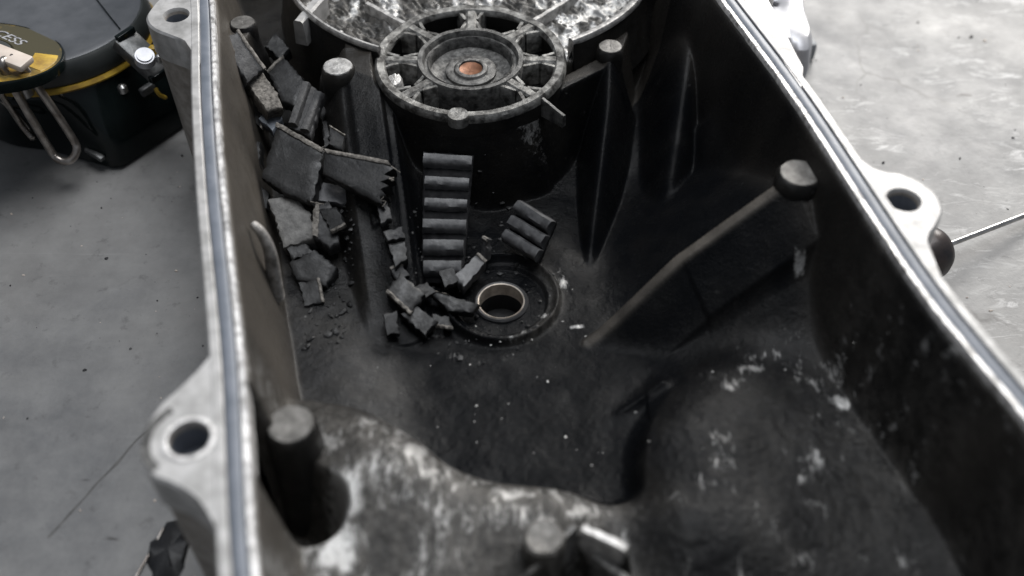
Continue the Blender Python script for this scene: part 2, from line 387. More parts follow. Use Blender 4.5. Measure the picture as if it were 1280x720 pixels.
# chamber and its outside wall
rc = np.hypot(X-CX, Y-CY)
rough = 0.20*vnoise(X, Y, 0.8, 21)+0.20*np.abs(vnoise(X*0.8+Y*0.6, Y*0.5-X*0.3, 0.22, 22)-0.5)*2
cham = 5.75+rough
H = smax(H, np.where(rc < CR-0.05, cham, 6.2-(rc-CR+0.05)*6.5), 0.3)
# hub column and pockets
rh = np.hypot(X-HX, Y-HY)
col = np.where(rh < HR-0.25, 4.75, 5.9-(rh-HR+0.1)*4.2)
ridge_mask = rh < HR+0.9
H = np.where((rh < HR+0.15), np.minimum(H, 6.1), H)
H = np.where(rh < HR-0.16, 5.2+0.15*vnoise(X, Y, 0.6, 30), smax(H, col, 0.5))
for q0, q1, hh, ww in (((2.0, 8.3), (4.5, 10.3), 5.9, 0.35), (tuple(P(763, 58, 6.5)[:2]), (5.0, 12.2), 6.0, 0.45), (tuple(P(422, 83, 6.3)[:2]), (-7.2, 10.6), 5.8, 0.85), (tuple(P(872, -6, 7.0)[:2]), (9.0, 11.6), 7.5, 0.5), (tuple(P(303, 28, 7.0)[:2]), (-13.2, 8.6), 6.8, 0.5), (tuple(P(1000, 216, 8.0)[:2]), (12.0, 0.6), 6.6, 0.4)):
    dq, tq = seg(*q0, *q1)
    H = np.where(rh < HR-0.16, H, smax(H, hh-np.maximum(dq-ww, 0)*5.5, 0.35))
# bump low on the hub's front wall (rounded pad at its right)
pd = P(655, 182, 4.0); H = np.where(rh < HR, H, smax(H, 4.7-np.hypot((X-pd.x)/1.0, (Y-pd.y+0.25)/0.75)**2*1.6, 0.6))
# fillets round bosses
BOSS = [  # px, py of the cap, z, radius, name label
    (422, 83, 6.6, 0.74, 'boss with a chipped bright cap'), (763, 58, 6.5, 0.60, None), (872, -6, 7.0, 0.85, None), (1000, 216, 7.9, 0.86, None),
    (363, 530, 6.5, 0.84, None), (303, 28, 7.0, 0.62, None)]
for px, py, z, r, _l in BOSS:
    c = P(px, py, z); d = np.hypot(X-c.x, Y-c.y)
    if (px, py) == (363, 530): H = np.where(d < 2.5, H, H); continue
    H = smax(H, z-0.9-np.maximum(d-r*0.9, 0)*5.5, 0.3)
# bottom arch: thin wall round a hollow
ac = P(722, 718, 4.2)
pt = [P(640, 735, 4.6), P(690, 690, 4.8), P(718, 662, 4.9), P(745, 668, 4.9), P(782, 692, 4.8)]
dr, tr, _ = poly_d([(p.x, p.y) for p in pt])
hol = np.hypot((X-ac.x)/1.05, (Y-(ac.y-0.35))/1.25)
H = H-(H-1.6)*sstep(-hol, -1.0, -0.72)
H = smax(H, 4.75-np.maximum(dr-0.10, 0)*6.0, 0.12)
# lumps and grit of the casting
near = sstep(-Y, 5.0, 10.0)
lump = (vnoise(X, Y, 0.9, 11)-0.5)*0.05+(vnoise(X, Y, 0.33, 12)-0.5)*(0.012+0.014*near)+(vnoise(X, Y, 0.15, 13)-0.5)*(0.012+0.018*near)
H = H+lump*np.where(D > 0.6, 1, 0.35)
H = np.minimum(H, 8.75)
inside = (D > -0.28)
bore = rb < 1.0
# attributes
wear_glint = np.zeros(X.shape)
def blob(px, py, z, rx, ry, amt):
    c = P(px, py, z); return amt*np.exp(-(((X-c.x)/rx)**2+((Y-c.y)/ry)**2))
wear_glint = np.maximum(wear_glint, np.where((rc < CR-0.1) & (rh > HR), 0.30+1.6*(vnoise(X*1.4, Y, 0.7, 23)-0.45)+0.5*sstep(X, 1.0, 3.0), 0))
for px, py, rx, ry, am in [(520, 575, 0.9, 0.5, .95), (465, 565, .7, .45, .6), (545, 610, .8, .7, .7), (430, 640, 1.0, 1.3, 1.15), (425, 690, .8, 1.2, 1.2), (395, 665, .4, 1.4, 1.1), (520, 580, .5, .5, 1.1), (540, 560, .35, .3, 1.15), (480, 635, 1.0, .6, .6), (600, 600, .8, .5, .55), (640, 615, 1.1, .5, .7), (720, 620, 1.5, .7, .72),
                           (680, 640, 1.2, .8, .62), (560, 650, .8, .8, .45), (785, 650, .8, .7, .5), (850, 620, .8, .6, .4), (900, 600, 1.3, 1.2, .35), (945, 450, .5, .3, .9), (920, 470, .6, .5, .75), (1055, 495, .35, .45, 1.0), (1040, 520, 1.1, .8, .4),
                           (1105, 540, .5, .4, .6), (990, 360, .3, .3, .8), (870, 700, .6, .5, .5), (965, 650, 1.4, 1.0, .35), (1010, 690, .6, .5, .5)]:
    wear_glint = np.maximum(wear_glint, blob(px, py, 4.3, rx, ry, am))  # near casting: oily glints and highlight streaks put into the colour
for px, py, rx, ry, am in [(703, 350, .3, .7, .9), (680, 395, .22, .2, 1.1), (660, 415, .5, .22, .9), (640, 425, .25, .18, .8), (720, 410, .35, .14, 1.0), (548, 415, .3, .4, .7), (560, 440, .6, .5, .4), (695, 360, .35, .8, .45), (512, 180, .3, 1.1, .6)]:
    wear_glint = np.maximum(wear_glint, blob(px, py, 2.0, rx, ry, am))
wear_glint = np.maximum(wear_glint, 0.95*np.exp(-(((X-pd.x-0.1)/0.8)**2+((Y-pd.y+0.1)/0.55)**2)))
wear_glint = wear_glint*(0.6+0.8*vnoise(X, Y, 0.4, 40))
wear_glint = np.maximum(wear_glint, 0.72*near*(sd > 0)*sstep(-X, -5.5, -2.0)*vnoise(X, Y*0.6, 0.7, 41))
wear_glint = np.maximum(wear_glint, 0.5*(sd > 0)*sstep(X, 5, 7)*vnoise(X, Y, 1.3, 42)*vnoise(X, Y, 0.5, 43)*1.5)
leftw = (X+0.25*Y < -4)
tan = np.where(leftw & (D < 1.3), 0.62*sstep(-D, -1.35, -0.6), 0)*(0.55+0.6*vnoise(X, Y, 2.0, 50))
tan = np.maximum(tan, 0.30*sstep(-D, -2.2, -0.7)*np.where(leftw, 0, 1)*(vnoise(X, Y, 2.5, 51)))
grey = 1.0*sstep(-Y, 6.8, 9.5)*sstep(-X, -5.0, -2.0)*(0.35+0.65*vnoise(X, Y, 1.1, 52))*sstep(sd, -0.4, 0.2)
grey = np.maximum(grey, 0.35*sstep(-Y, 2.0, 6.0)*sstep(X, 6.0, 9.0)*vnoise(X, Y, 1.4, 53))
grey = np.maximum(grey, 0.85*(rc < CR)*(rh > HR))
grey = np.maximum(grey, 0.5*np.exp(-((rb-2.3)/0.3)**2)*sstep(X-Y*0.3, 0.3, 1.5))
dr, tr, _ = poly_d([(rA.x, rA.y), (rB.x, rB.y), (rC.x, rC.y)])
tan = np.maximum(tan, (dr < 0.6)*(1-tr*0.45)*1.0*sstep(-dr, -0.45, -0.1)*(0.6+0.4*vnoise(X, Y, 0.5, 71)))  # rib crest paled as if lit: light put into the colour
tan = np.maximum(tan, 0.30*(rc > CR)*(rc < CR+1.2)*(Y < 15))
soot_shade = sstep(-np.hypot((X+0.5)/5.0, (Y-1.0)/6.0), -1.0, -0.5)  # basin: oily rubber dust, with its shade painted in as well
soot_shade = np.maximum(soot_shade, 0.95*(sd < 0.3)*sstep(-sd, -0.3, 0.3)*sstep(X+0.25*Y, -6.5, -5.0)*(rh > HR)*(rc > CR))
soot_shade = np.maximum(soot_shade, 0.97*sstep(X, 4.0, 6.5)*(1-0.3*vnoise(X, Y, 1.2, 60))*(rc > CR))  # right pocket and wall: shade put into the colour
soot_shade = soot_shade*(1-np.clip(tan*1.3, 0, 0.9))*(1-0.6*np.clip(grey, 0, 1))*(0.75+0.25*vnoise(X, Y, 0.7, 61))
soot_shade = soot_shade*(1-0.75*np.exp(-(np.maximum(rh-HR, 0)/0.9)**2)*(rh > HR))
soot_shade = np.maximum(soot_shade, np.where(rh < HR-0.2, 0.9, 0))
idx = -np.ones(X.shape, int)
vm = np.zeros(X.shape, bool)
cell = inside[:-1, :-1] & inside[1:, :-1] & inside[:-1, 1:] & inside[1:, 1:]
cell &= ~(bore[:-1, :-1] & bore[1:, 1:] & bore[1:, :-1] & bore[:-1, 1:])
for a, b in ((0, 0), (1, 0), (0, 1), (1, 1)):
    vm[a:a+cell.shape[0], b:b+cell.shape[1]] |= cell
nv = int(vm.sum()); idx[vm] = np.arange(nv)
co = np.stack([X[vm], Y[vm], H[vm]], 1)
ii, jj = np.nonzero(cell)
faces = np.stack([idx[ii, jj], idx[ii, jj+1], idx[ii+1, jj+1], idx[ii+1, jj]], 1)
me = bpy.data.meshes.new('cast_interior')
me.vertices.add(nv); me.vertices.foreach_set('co', co.astype(np.float32).ravel())
me.loops.add(len(faces)*4); me.loops.foreach_set('vertex_index', faces.astype(np.int32).ravel())
me.polygons.add(len(faces)); me.polygons.foreach_set('loop_start', np.arange(0, len(faces)*4, 4, dtype=np.int32))
me.update(calc_edges=True)
for nm, arr in (('wear_glint', wear_glint), ('tan', tan), ('soot_shade', soot_shade), ('grey', grey)):
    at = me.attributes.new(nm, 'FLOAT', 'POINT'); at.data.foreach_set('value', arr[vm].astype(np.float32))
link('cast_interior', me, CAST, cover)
def HZ(x, y):
    i = int(np.clip(np.searchsorted(ys, y), 0, len(ys)-1)); j = int(np.clip(round((x-xs[0])/dx), 0, len(xs)-1)); return float(H[i, j])

# lathe helper
def lathe(name, c, prof, mat, parent=None, seg=40, jit=0.0, sx=1.0, sy=1.0, label=None, a0=0.0, a1=2*math.pi, sharp=38):
    bm = bmesh.new(); full = abs(a1-a0-2*math.pi) < 1e-6; n = seg if full else seg+1; rings = []
    for i in range(n):
        a = a0+(a1-a0)*i/seg; row = []
        for k, (r, z) in enumerate(prof):
            j = jit*mnoise.noise(Vector((math.cos(a)*3+c[0], math.sin(a)*3+c[1], z*2+k*.2))) if jit else 0
            rr = max(r+j, 0.0001); row.append(bm.verts.new((c[0]+rr*math.cos(a)*sx, c[1]+rr*math.sin(a)*sy, c[2]+z+j*0.7)))
        rings.append(row)
    for i in range(seg if full else seg):
        a = rings[i]; b = rings[(i+1) % n] if full else rings[i+1]
        for k in range(len(prof)-1): bm.faces.new((a[k], a[k+1], b[k+1], b[k]))
    if not full:
        for row in (rings[0], rings[-1]):
            if len(row) > 2: bm.faces.new(row)
    bmesh.ops.remove_doubles(bm, verts=bm.verts, dist=0.0005)
    return from_bm(name, bm, mat, parent, label, sharp=sharp)
def tube(name, pts, r, mat, parent=None, seg=10, closed=False, label=None, taper=None, cubic=6):
    if cubic: pts = [Vector(p) for p in catmull([tuple(p) for p in pts], cubic, closed)]
    else: pts = [Vector(p) for p in pts]
    bm = bmesh.new(); n = len(pts); rings = []; up = Vector((0, 0, 1))
    for i, p in enumerate(pts):
        a = pts[(i-1) % n] if (closed or i) else p; b = pts[(i+1) % n] if (closed or i < n-1) else p
        t = (b-a).normalized(); s = t.cross(up)
        if s.length < 1e-4: s = Vector((1, 0, 0))
        s.normalize(); u = s.cross(t); rr = r*(taper(i/(n-1)) if taper else 1)
        rings.append([bm.verts.new(p+(s*math.cos(q)+u*math.sin(q))*rr) for q in [2*math.pi*k/seg for k in range(seg)]])
    for i in range(n if closed else n-1):
        a = rings[i]; b = rings[(i+1) % n]
        for k in range(seg): bm.faces.new((a[k], a[(k+1) % seg], b[(k+1) % seg], b[k]))
    if not closed: bm.faces.new(rings[0]); bm.faces.new(rings[-1])
    return from_bm(name, bm, mat, parent, label)

CAPM = simple('rubbed_boss_top', (0.07, 0.066, 0.06), (0.18, 0.172, 0.16), 0.45, 0.3, 260, 0.5, 0.0005)
RINGM = simple('rubbed_hub_ring', (0.045, 0.043, 0.040), (0.30, 0.295, 0.28), 0.38, 0.5, 210, 0.6, 0.0006, 0.6, (0.38, 0.66))
# bosses
for i, (px, py, z, r, lab) in enumerate(BOSS):
    c = P(px, py, z)
    zb = -(z-1.2)
    m = CASTP
    prof = [(r*1.28, zb), (r*1.12, zb*0.5), (r*1.04, -0.5), (r, -0.16), (r*0.9, -0.03)]
    b = lathe('boss', c, prof+[(r*0.86, 0.0), (0, 0.0)], m, cover, 32, 0.05)
    if lab: b['label'] = lab
    capm = RAW if i in (0, 2) else CAPM
    capm = capm
    lathe('boss_cap', c+Vector((0, 0, 0.012)), [(r*0.88, -0.03), (r*0.84, 0.012), (r*0.6, 0.018), (r*0.3, 0.02), (r*0.1, 0.018), (0, 0.018)], capm, b, 36, 0.012)
# chamber wall: the bright arc to each side of the hub
def arc_wall(a0, a1, mat, w=0.30, top=7.0):
    prof = [(CR-w, 5.6), (CR-w+0.02, top-0.1), (CR-w*0.6, top), (CR-0.06, top), (CR+0.01, top-0.1), (CR+0.01, top-0.25)]
    lathe('chamber_wall_face', (CX, CY, 0), [(CR-w*0.5, top-0.2), (CR, top-0.2), (CR+0.05, top-0.8), (CR+0.35, 4.6), (CR+0.5, 3.9)], CASTP, cover, 70, 0.04, a0=a0, a1=a1)
    lathe('chamber_wall', (CX, CY, 0), prof, mat, cover, 70, 0.06, a0=a0, a1=a1)
aL = math.atan2(9.45-CY, -6.06-CX); aR = math.atan2(10.15-CY, 2.75-CX)
arc_wall(aL-math.radians(62), aL, RAW, 0.26)
arc_wall(aR, aR+math.radians(70), RAW, 0.42)
# bright fin crossing the chamber at the far left
def fin(name, p, q, w, z0, z1, mat, parent, jit=0.03, label=None, nseg=14):
    bm = bmesh.new(); p = Vector(p); q = Vector(q); d = (q-p); L = d.length; t = d.normalized(); s = Vector((-t.y, t.x, 0)); rows = []
    for i in range(nseg+1):
        f = i/nseg; c = p+d*f; zt = z1 if not isinstance(z1, tuple) else z1[0]+(z1[1]-z1[0])*f
        j = jit*mnoise.noise(Vector((c.x*3, c.y*3, 1.0)))
        rows.append([bm.verts.new((c.x+s.x*o, c.y+s.y*o, z)) for o, z in ((-w*0.62, z0), (-w*0.5-j, zt-0.1), (-w*0.3, zt+j), (w*0.3, zt+j), (w*0.5+j, zt-0.1), (w*0.62, z0))])
    for a, b in zip(rows, rows[1:]):
        for k in range(5): bm.faces.new((a[k], a[k+1], b[k+1], b[k]))
    bm.faces.new(rows[0]); bm.faces.new(rows[-1])
    return from_bm(name, bm, mat, parent, label)
a = P(372, 26, 6.9); b = P(402, -8, 6.9); fin('chamber_fin', (a.x, a.y, 0), (b.x, b.y, 0), 0.5, 5.6, 6.9, FLANGE, cover, label='bright scraped fin at the far left of the chamber')

# spoked hub
lathe('hub_wall', (HX, HY, 0), [(HR-0.42, 4.4), (HR-0.36, 6.2), (HR, 6.2), (HR+0.03, 5.7), (HR-0.05, 4.5)], CASTP, cover, 90, 0.05)
hub = lathe('spoked_hub', (HX, HY, 0), [(HR-0.50, 6.2), (HR-0.48, 6.35), (HR-0.40, 6.46), (HR-0.08, 6.5), (HR+0.02, 6.38), (HR+0.04, 6.15)], RINGM, cover, 90, 0.06, label='worn ring of the spoked hub')
for deg in (0, 44, 91, 138, 180, 223, 317):
    a = math.radians(deg); e0 = (HX+2.2*math.cos(a), HY+2.2*math.sin(a), 0); e1 = (HX+(HR-0.2)*math.cos(a), HY+(HR-0.2)*math.sin(a), 0)
    fin('spoke', e0, e1, 0.52, 4.4, 6.42, RINGM, hub)
    for rr_, sg_ in ((HR-0.62, 1), (2.62, -1)):
        for tt in (-1, 1):
            da = tt*0.55/rr_; g0 = (HX+(rr_+0.28*sg_)*math.cos(a+da), HY+(rr_+0.28*sg_)*math.sin(a+da), 0); g1 = (HX+(rr_-0.42*sg_)*math.cos(a+0.08*tt), HY+(rr_-0.42*sg_)*math.sin(a+0.08*tt), 0)
            fin('gusset', g0, g1, 0.24, 4.8, (6.37, 6.36), RINGM, hub, nseg=4)
lathe('hub_seat', (HX, HY, 0), [(2.50, 4.4), (2.46, 6.3), (2.38, 6.46), (2.18, 6.46), (2.12, 6.36), (2.08, 6.2), (1.98, 6.2), (1.92, 6.28), (1.86, 6.2), (1.82, 5.75), (1.5, 5.66), (1.15, 5.66)], RAWD, hub, 64, 0.025)
lathe('hub_disc', (HX, HY, 0), [(1.18, 5.5), (1.16, 5.80), (1.08, 5.84), (0.80, 5.82), (0.74, 5.92), (0.64, 5.95), (0.56, 5.93), (0.52, 5.80)], RAWD, hub, 48, 0.015)
lathe('bushing', (HX, HY, 0), [(0.53, 5.6), (0.52, 5.85), (0.42, 5.80), (0.2, 5.76), (0, 5.76)], COPPER, hub, 32, 0.01, label='copper brown bushing in the hub centre')
lathe('ejector_pad', (-2.28, HY-HR+0.12, 0), [(0.46, 6.1), (0.47, 6.45), (0.43, 6.56), (0.2, 6.55), (0, 6.55)], RINGM, hub, 28, 0.02)
wp = P(493, 100, 6.35); lathe('worn_pad', (wp.x, wp.y, 0), [(0.55, 5.4), (0.48, 6.2), (0.38, 6.38), (0.15, 6.40), (0, 6.4)], RAW, hub, 24, 0.06, sx=0.75, sy=1.1)
# spokes carried outwards beyond the ring
for deg, ln in ((138, 2.6), (47, 3.0), (-42, 1.25)):
    a = math.radians(deg); fin('outer_rib', (HX+HR*math.cos(a), HY+HR*math.sin(a), 0), (HX+(HR+ln)*math.cos(a), HY+(HR+ln)*math.sin(a), 0), 0.32 if deg > 0 else 0.2, 4.6 if deg > 0 else 5.5, 6.4 if deg > 0 else (6.4, 6.1), RAWD if deg < 0 else RAW, cover)

# bore in the floor
lathe('bore_sleeve', (bx, by, 0), [(1.16, 1.2), (1.14, 1.80), (1.06, 1.86), (0.98, 1.84), (0.94, 1.70), (0.93, 0.3), (0, 0.25)], DARKP, cover, 48, 0.01)
lathe('bore_edge', (bx, by, 0), [(1.00, 1.80), (0.97, 1.865), (0.925, 1.84), (0.915, 1.2)], simple('bore_bright_edge', (0.40, 0.34, 0.28), (0.75, 0.67, 0.58), 0.35, 0.5, 200), cover, 48, 0.008)
# curved finger on the left wall
tube('wall_rib', [P(316, 280, 6.6), P(326, 290, 6.4), P(336, 310, 5.7), P(341, 335, 4.7), P(346, 372, 3.2)], 0.24, simple('tan_cast', (0.16, 0.15, 0.135), (0.42, 0.40, 0.38), 0.45, 0.3, 260, 0.5, 0.0006), cover, taper=lambda t: 0.65+0.7*t)
# bottom arch cap and wall crest
c = P(680, 676, 4.95); b = lathe('boss', c+Vector((0, 0, 0.25)), [(0.72, -3.2), (0.68, -0.4), (0.64, -0.08), (0.55, 0.0), (0.3, -0.04), (0, -0.05)], CAPM, cover, 28, 0.05)
for p, q, w, m in ((pt[1], pt[2], 0.26, RAWD), (pt[2]+Vector((0.25, -0.05, 0)), pt[4], 0.36, RAW), (P(742, 698, 4.1), P(800, 742, 4.1), 0.34, RAWD)):
    fin('arch_wall', (p.x, p.y, 0), (q.x, q.y, 0), w, 2.5, 5.15 if w != 0.34 else 4.4, m, cover, 0.06)

# mounting lugs
def ray_poly(cx, cy, a, poly):
    dx_, dy_ = math.cos(a), math.sin(a); best = None
    for i in range(len(poly)):
        x1, y1 = poly[i][0]-cx, poly[i][1]-cy; x2, y2 = poly[(i+1) % len(poly)][0]-cx, poly[(i+1) % len(poly)][1]-cy
        ex, ey = x2-x1, y2-y1; den = dx_*ey-dy_*ex
        if abs(den) < 1e-9: continue
        t = (x1*ey-y1*ex)/den; u = (x1*dy_-y1*dx_)/den
        if 0 <= u <= 1 and t > 0: best = t if best is None else max(best, t)
    return best or 0.5
def lug(hole, hr, outline, label=None):
    c = P(*hole, RZ); poly = [tuple(P(x, y, RZ)[:2]) for x, y in outline]; poly = catmull(poly, 5)
    bm = bmesh.new(); n = 96; cols = []
    zt = RZ-0.025
    for i in range(n):
        a = 2*math.pi*i/n; R = ray_poly(c.x, c.y, a, poly); d = Vector((math.cos(a), math.sin(a), 0))
        def q(r, z): return bm.verts.new((c.x+d.x*r, c.y+d.y*r, z))
        mid = hr+(R-hr)*0.5
        cols.append([q(hr, 0.6), q(hr, zt-0.14), q(hr+0.07, zt), q(mid, zt), q(max(R-0.09, hr+.1), zt), q(R, zt-0.09), q(R, zt-1.5), q(R*0.90, zt-1.9), q(R*0.80, 0.4)])
    for i in range(n):
        a = cols[i]; b = cols[(i+1) % n]
        for k in range(8): bm.faces.new((a[k], a[k+1], b[k+1], b[k]))
    o = from_bm('mounting_lug', bm, FLANGE, cover, label)
    o.data.materials.append(OUTER)
    for f in o.data.polygons:
        if f.center.z < (zt-1.3)*S: f.material_index = 1
    # hollow plug seen down in the hole
    lathe('hole_liner', (c.x, c.y, 0), [(hr-0.01, RZ-0.3), (hr-0.02, RZ-1.3), (0, RZ-1.35)], GASK, o, 32)
    return o, c
lug((220, 18), 0.50, [(250, 82), (246, 70), (238, 57), (229, 50), (213, 44), (191, 35), (182, 22), (189, 8), (205, -8), (228, -22), (243, -40), (250, -45), (250, 10)])
o, c = lug((236, 548), 0.60, [(272, 424), (264, 440), (250, 457), (225, 481), (201, 503), (184, 528), (176, 556), (179, 580), (190, 596), (216, 606), (247, 625), (263, 650), (271, 690), (280, 700), (274, 560)], 'lower left lug with a machined spot face and worn crescent')
lathe('spot_face', (c.x, c.y, 0), [(0.61, RZ-0.2), (0.62, RZ+0.01), (0.68, RZ+0.03), (0.76, RZ+0.01), (0.78, RZ-0.04)], LIP, o, 40, 0.01)
lathe('crescent_mark', (c.x, c.y, 0), [(1.10, RZ-0.03), (1.10, RZ-0.008), (1.36, RZ-0.008), (1.36, RZ-0.03)], RAWD, o, 24, 0.03, a0=math.radians(125), a1=math.radians(235))
lug((1130, 249), 0.55, [(1062, 190), (1085, 205), (1103, 212), (1128, 216), (1156, 229), (1174, 246), (1179, 264), (1172, 280), (1162, 294), (1160, 313), (1167, 330), (1180, 347), (1196, 372), (1190, 372), (1133, 292), (1092, 230)])
lug((947, -22), 0.5, [(915, -60), (950, -70), (975, -50), (968, -15), (950, 12), (977, 40), (997, 67), (1010, 100), (1018, 130), (1040, 172), (1036, 160), (968, 60), (930, 0)])

# ------------------------------------------------------------------ belt debris
def chunk(name, face, th0, mat, label, cut=3, jag=0.075, edgemat=None, group='torn belt pieces in the cover', cat='rubber piece', seed=0, ribs=None, ribmat=None):
    """a torn slab: its upper face goes through the given points (px, py, z), with a real thickness below it"""
    th = th0*1.45 if not ribs else th0
    pts = [P(*f) for f in face]
    c = sum(pts, Vector())/len(pts)
    n = Vector()
    for i in range(len(pts)): n += (pts[i]-c).cross(pts[(i+1) % len(pts)]-c)
    n.normalize()
    if n.dot(Vector(CAM)-c) < 0: n = -n
    # flatten onto the mean plane
    pts = [p-n*((p-c).dot(n)) for p in pts]
    bm = bmesh.new()
    dense = []
    rnd = random.Random(seed+1)
    for i, p in enumerate(pts):
        q = pts[(i+1) % len(pts)]; L = (q-p).length; k = max(2, int(L/0.16))
        for s in range(k):
            f = s/k; w = p+(q-p)*f
            if s: w += (w-c).normalized()*rnd.uniform(-jag, jag*0.5)
            dense.append(w)
    # three rings on the face to carry relief, then the sides, then the back
    rings = []
    for shrink, drop in ((0.33, 0.0), (0.66, 0.0), (0.93, 0.0), (1.0, -0.05), (1.02, -th*0.35), (0.98, -th*0.7), (0.95, -th)):
        row = []
        for w in dense:
            v = c+(w-c)*shrink+n*drop
            h = 0.05*mnoise.noise(v*1.1+Vector((seed, 0, 0)))+(0.03*mnoise.noise(v*5) if shrink > 0.9 else 0)
            side = (w-c).normalized()*(0.05*mnoise.noise(v*7+Vector((0, seed, 0)))) if drop else Vector()
            row.append(bm.verts.new(v+n*h+side))
        rings.append(row)
    m = len(dense)
    for a, b in zip(rings, rings[1:]):
        for i in range(m): bm.faces.new((a[i], a[(i+1) % m], b[(i+1) % m], b[i]))
    t = bm.verts.new(c+n*0.02); 
    for i in range(m): bm.faces.new((t, rings[0][i], rings[0][(i+1) % m]))
    bt = bm.verts.new(c-n*th)
    for i in range(m): bm.faces.new((bt, rings[-1][(i+1) % m], rings[-1][i]))
    root = thing(name, label, cat, c-n*th, group)
    o = from_bm('torn_body', bm, mat, root, sharp=50)
    if edgemat:                                        # the torn cord layer along one edge, face indices given
        ei, w_ = edgemat
        p, q = pts[ei], pts[(ei+1) % len(pts)]
        inw = (c-(p+q)/2).normalized()
        bm = bmesh.new(); k = 16; rows = []
        for s in range(k+1):
            w = p+(q-p)*(s/k); j = 0.05*mnoise.noise(w*6); 
            rows.append([bm.verts.new(w+inw*a_+n*b_) for a_, b_ in ((-0.05+j, -0.12), (-0.05+j, 0.05), (w_*0.5, 0.085+j), (w_+j, 0.05), (w_+j, -0.06))])
        for a, b in zip(rows, rows[1:]):
            for kk in range(4): bm.faces.new((a[kk], a[kk+1], b[kk+1], b[kk]))
        from_bm('frayed_edge', bm, FRAY, root, sharp=60)
    if ribs:                                            # moulded ribs lying on the face
        for (p0, p1, w_, hgt) in ribs:
            a = P(*p0); b = P(*p1); a -= n*((a-c).dot(n)); b -= n*((b-c).dot(n)); s = (b-a).normalized().cross(n)
            bm = bmesh.new(); rows = []; K = 8
            for i in range(K+1):
                w = a+(b-a)*(i/K); row = []
                for u, hh in ((-1.12, -0.06), (-0.98, hgt*0.5), (-0.72, hgt*0.95), (0, hgt), (0.60, hgt*0.93), (0.92, hgt*0.55), (1.12, -0.06)):
                    j = 0.045*mnoise.noise(w*4+Vector((u*2, seed, 0))); row.append(bm.verts.new(w+s*(u*w_+j)+n*(hh+j)))
                rows.append(row)
            for r1, r2 in zip(rows, rows[1:]):
                for kk in range(6): bm.faces.new((r1[kk], r1[kk+1], r2[kk+1], r2[kk]))
            bm.faces.new(rows[0]); bm.faces.new(rows[-1])
            from_bm('tooth', bm, ribmat or mat, root, sharp=50)
    return root
TOOTH = simple('pale_belt_tooth', (0.045, 0.045, 0.047), (0.12, 0.12, 0.122), 0.36, 0.0, 260, 0.35, 0.0003, 0.6, (0.4, 0.75))  # paler belt rubber for the teeth
VALLEY = simple('shaded_belt_back', (0.010, 0.010, 0.011), (0.024, 0.024, 0.025), 0.8, 0.0, 260, 0.3, 0.0003)  # backing darkened: shadow between the teeth put into the colour
VALLEY.node_tree.nodes['Principled BSDF'].inputs['Specular IOR Level'].default_value = 0.05
# long toothed strip in the middle, leaning on the hub column
def lerp(a, b, t): return tuple(a[i]+(b[i]-a[i])*t for i in range(3))
tl, tr_, bl_, br_ = (529, 190, 4.7), (592, 194, 4.7), (527, 352, 2.2), (578, 352, 2.2)
ribs = []
for k in range(6):
    t = (k+0.42)/6.0; a = lerp(tl, bl_, t); b = lerp(tr_, br_, t); j = 0.04*math.sin(k*5.3); ribs.append((lerp(a, b, 0.02+abs(j)), lerp(a, b, 0.99-abs(j)*0.7), 0.29+j*0.9, 0.40+j*1.5))
chunk('toothed_belt_strip', [tl, tr_, br_, bl_], 0.34, VALLEY, 'long black toothed belt strip standing upright below the spoked hub', jag=0.02, seed=3, ribs=ribs, ribmat=TOOTH, cat='belt strip')
a, b, c_, d = (652, 250, 3.6), (694, 276, 3.6), (672, 328, 2.5), (630, 302, 2.5)
ribs = [(lerp(a, d, t), lerp(b, c_, t), 0.27, 0.42) for t in (0.17, 0.52, 0.86)]
chunk('belt_tooth_block', [a, b, c_, d], 0.4, VALLEY, 'short block of three belt teeth to the right above the floor bore', jag=0.02, seed=5, ribs=ribs, ribmat=TOOTH, cat='belt piece')
chunk('belt_chunk', [(275, 50, 7.2), (297, 37, 7.2), (331, 86, 6.0), (309, 103, 6.0)], 0.6, RUBG, 'long narrow rubber slat at the top of the left pile by the wall boss', seed=11, edgemat=(1, 0.12))
chunk('belt_chunk', [(307, 101, 5.7), (328, 88, 5.7), (347, 116, 5.2), (354, 134, 5.0), (335, 139, 5.0), (317, 116, 5.4)], 0.55, FRAY, 'brownish frayed lump just under the topmost narrow slat', seed=12, jag=0.1)
chunk('belt_chunk', [(334, 90, 5.0), (354, 70, 5.3), (384, 103, 5.0), (369, 134, 4.6), (352, 126, 4.7)], 0.5, RUB, 'dark plate behind the brown lump and the two ridged finger', seed=13, edgemat=(0, 0.1))
chunk('belt_chunk', [(322, 147, 4.3), (345, 131, 4.4), (352, 147, 4.3), (341, 166, 4.0)], 0.4, simple('blue_grey_rubber', (0.10, 0.115, 0.14), (0.20, 0.22, 0.25), 0.45, 0, 300, 0.4, 0.0004), 'small blue grey chip above the large square slab', seed=14)
chunk('belt_chunk', [(361, 158, 5.5), (380, 102, 5.9), (406, 116, 5.8), (388, 170, 5.4)], 0.5, RUBG, 'upright finger with two lengthwise ridges behind the square slab', seed=15,
      ribs=[((366, 158, 5.5), (384, 108, 5.8), 0.2, 0.25), ((381, 166, 5.4), (399, 118, 5.8), 0.2, 0.22)])
chunk('belt_chunk', [(346, 154, 5.4), (405, 188, 5.2), (389, 253, 4.4), (353, 241, 4.3), (327, 222, 4.4), (333, 198, 4.8)], 0.62, RUB, 'largest square rubber slab, its smooth dark face up, in the left pile', seed=16, edgemat=(0, 0.16))
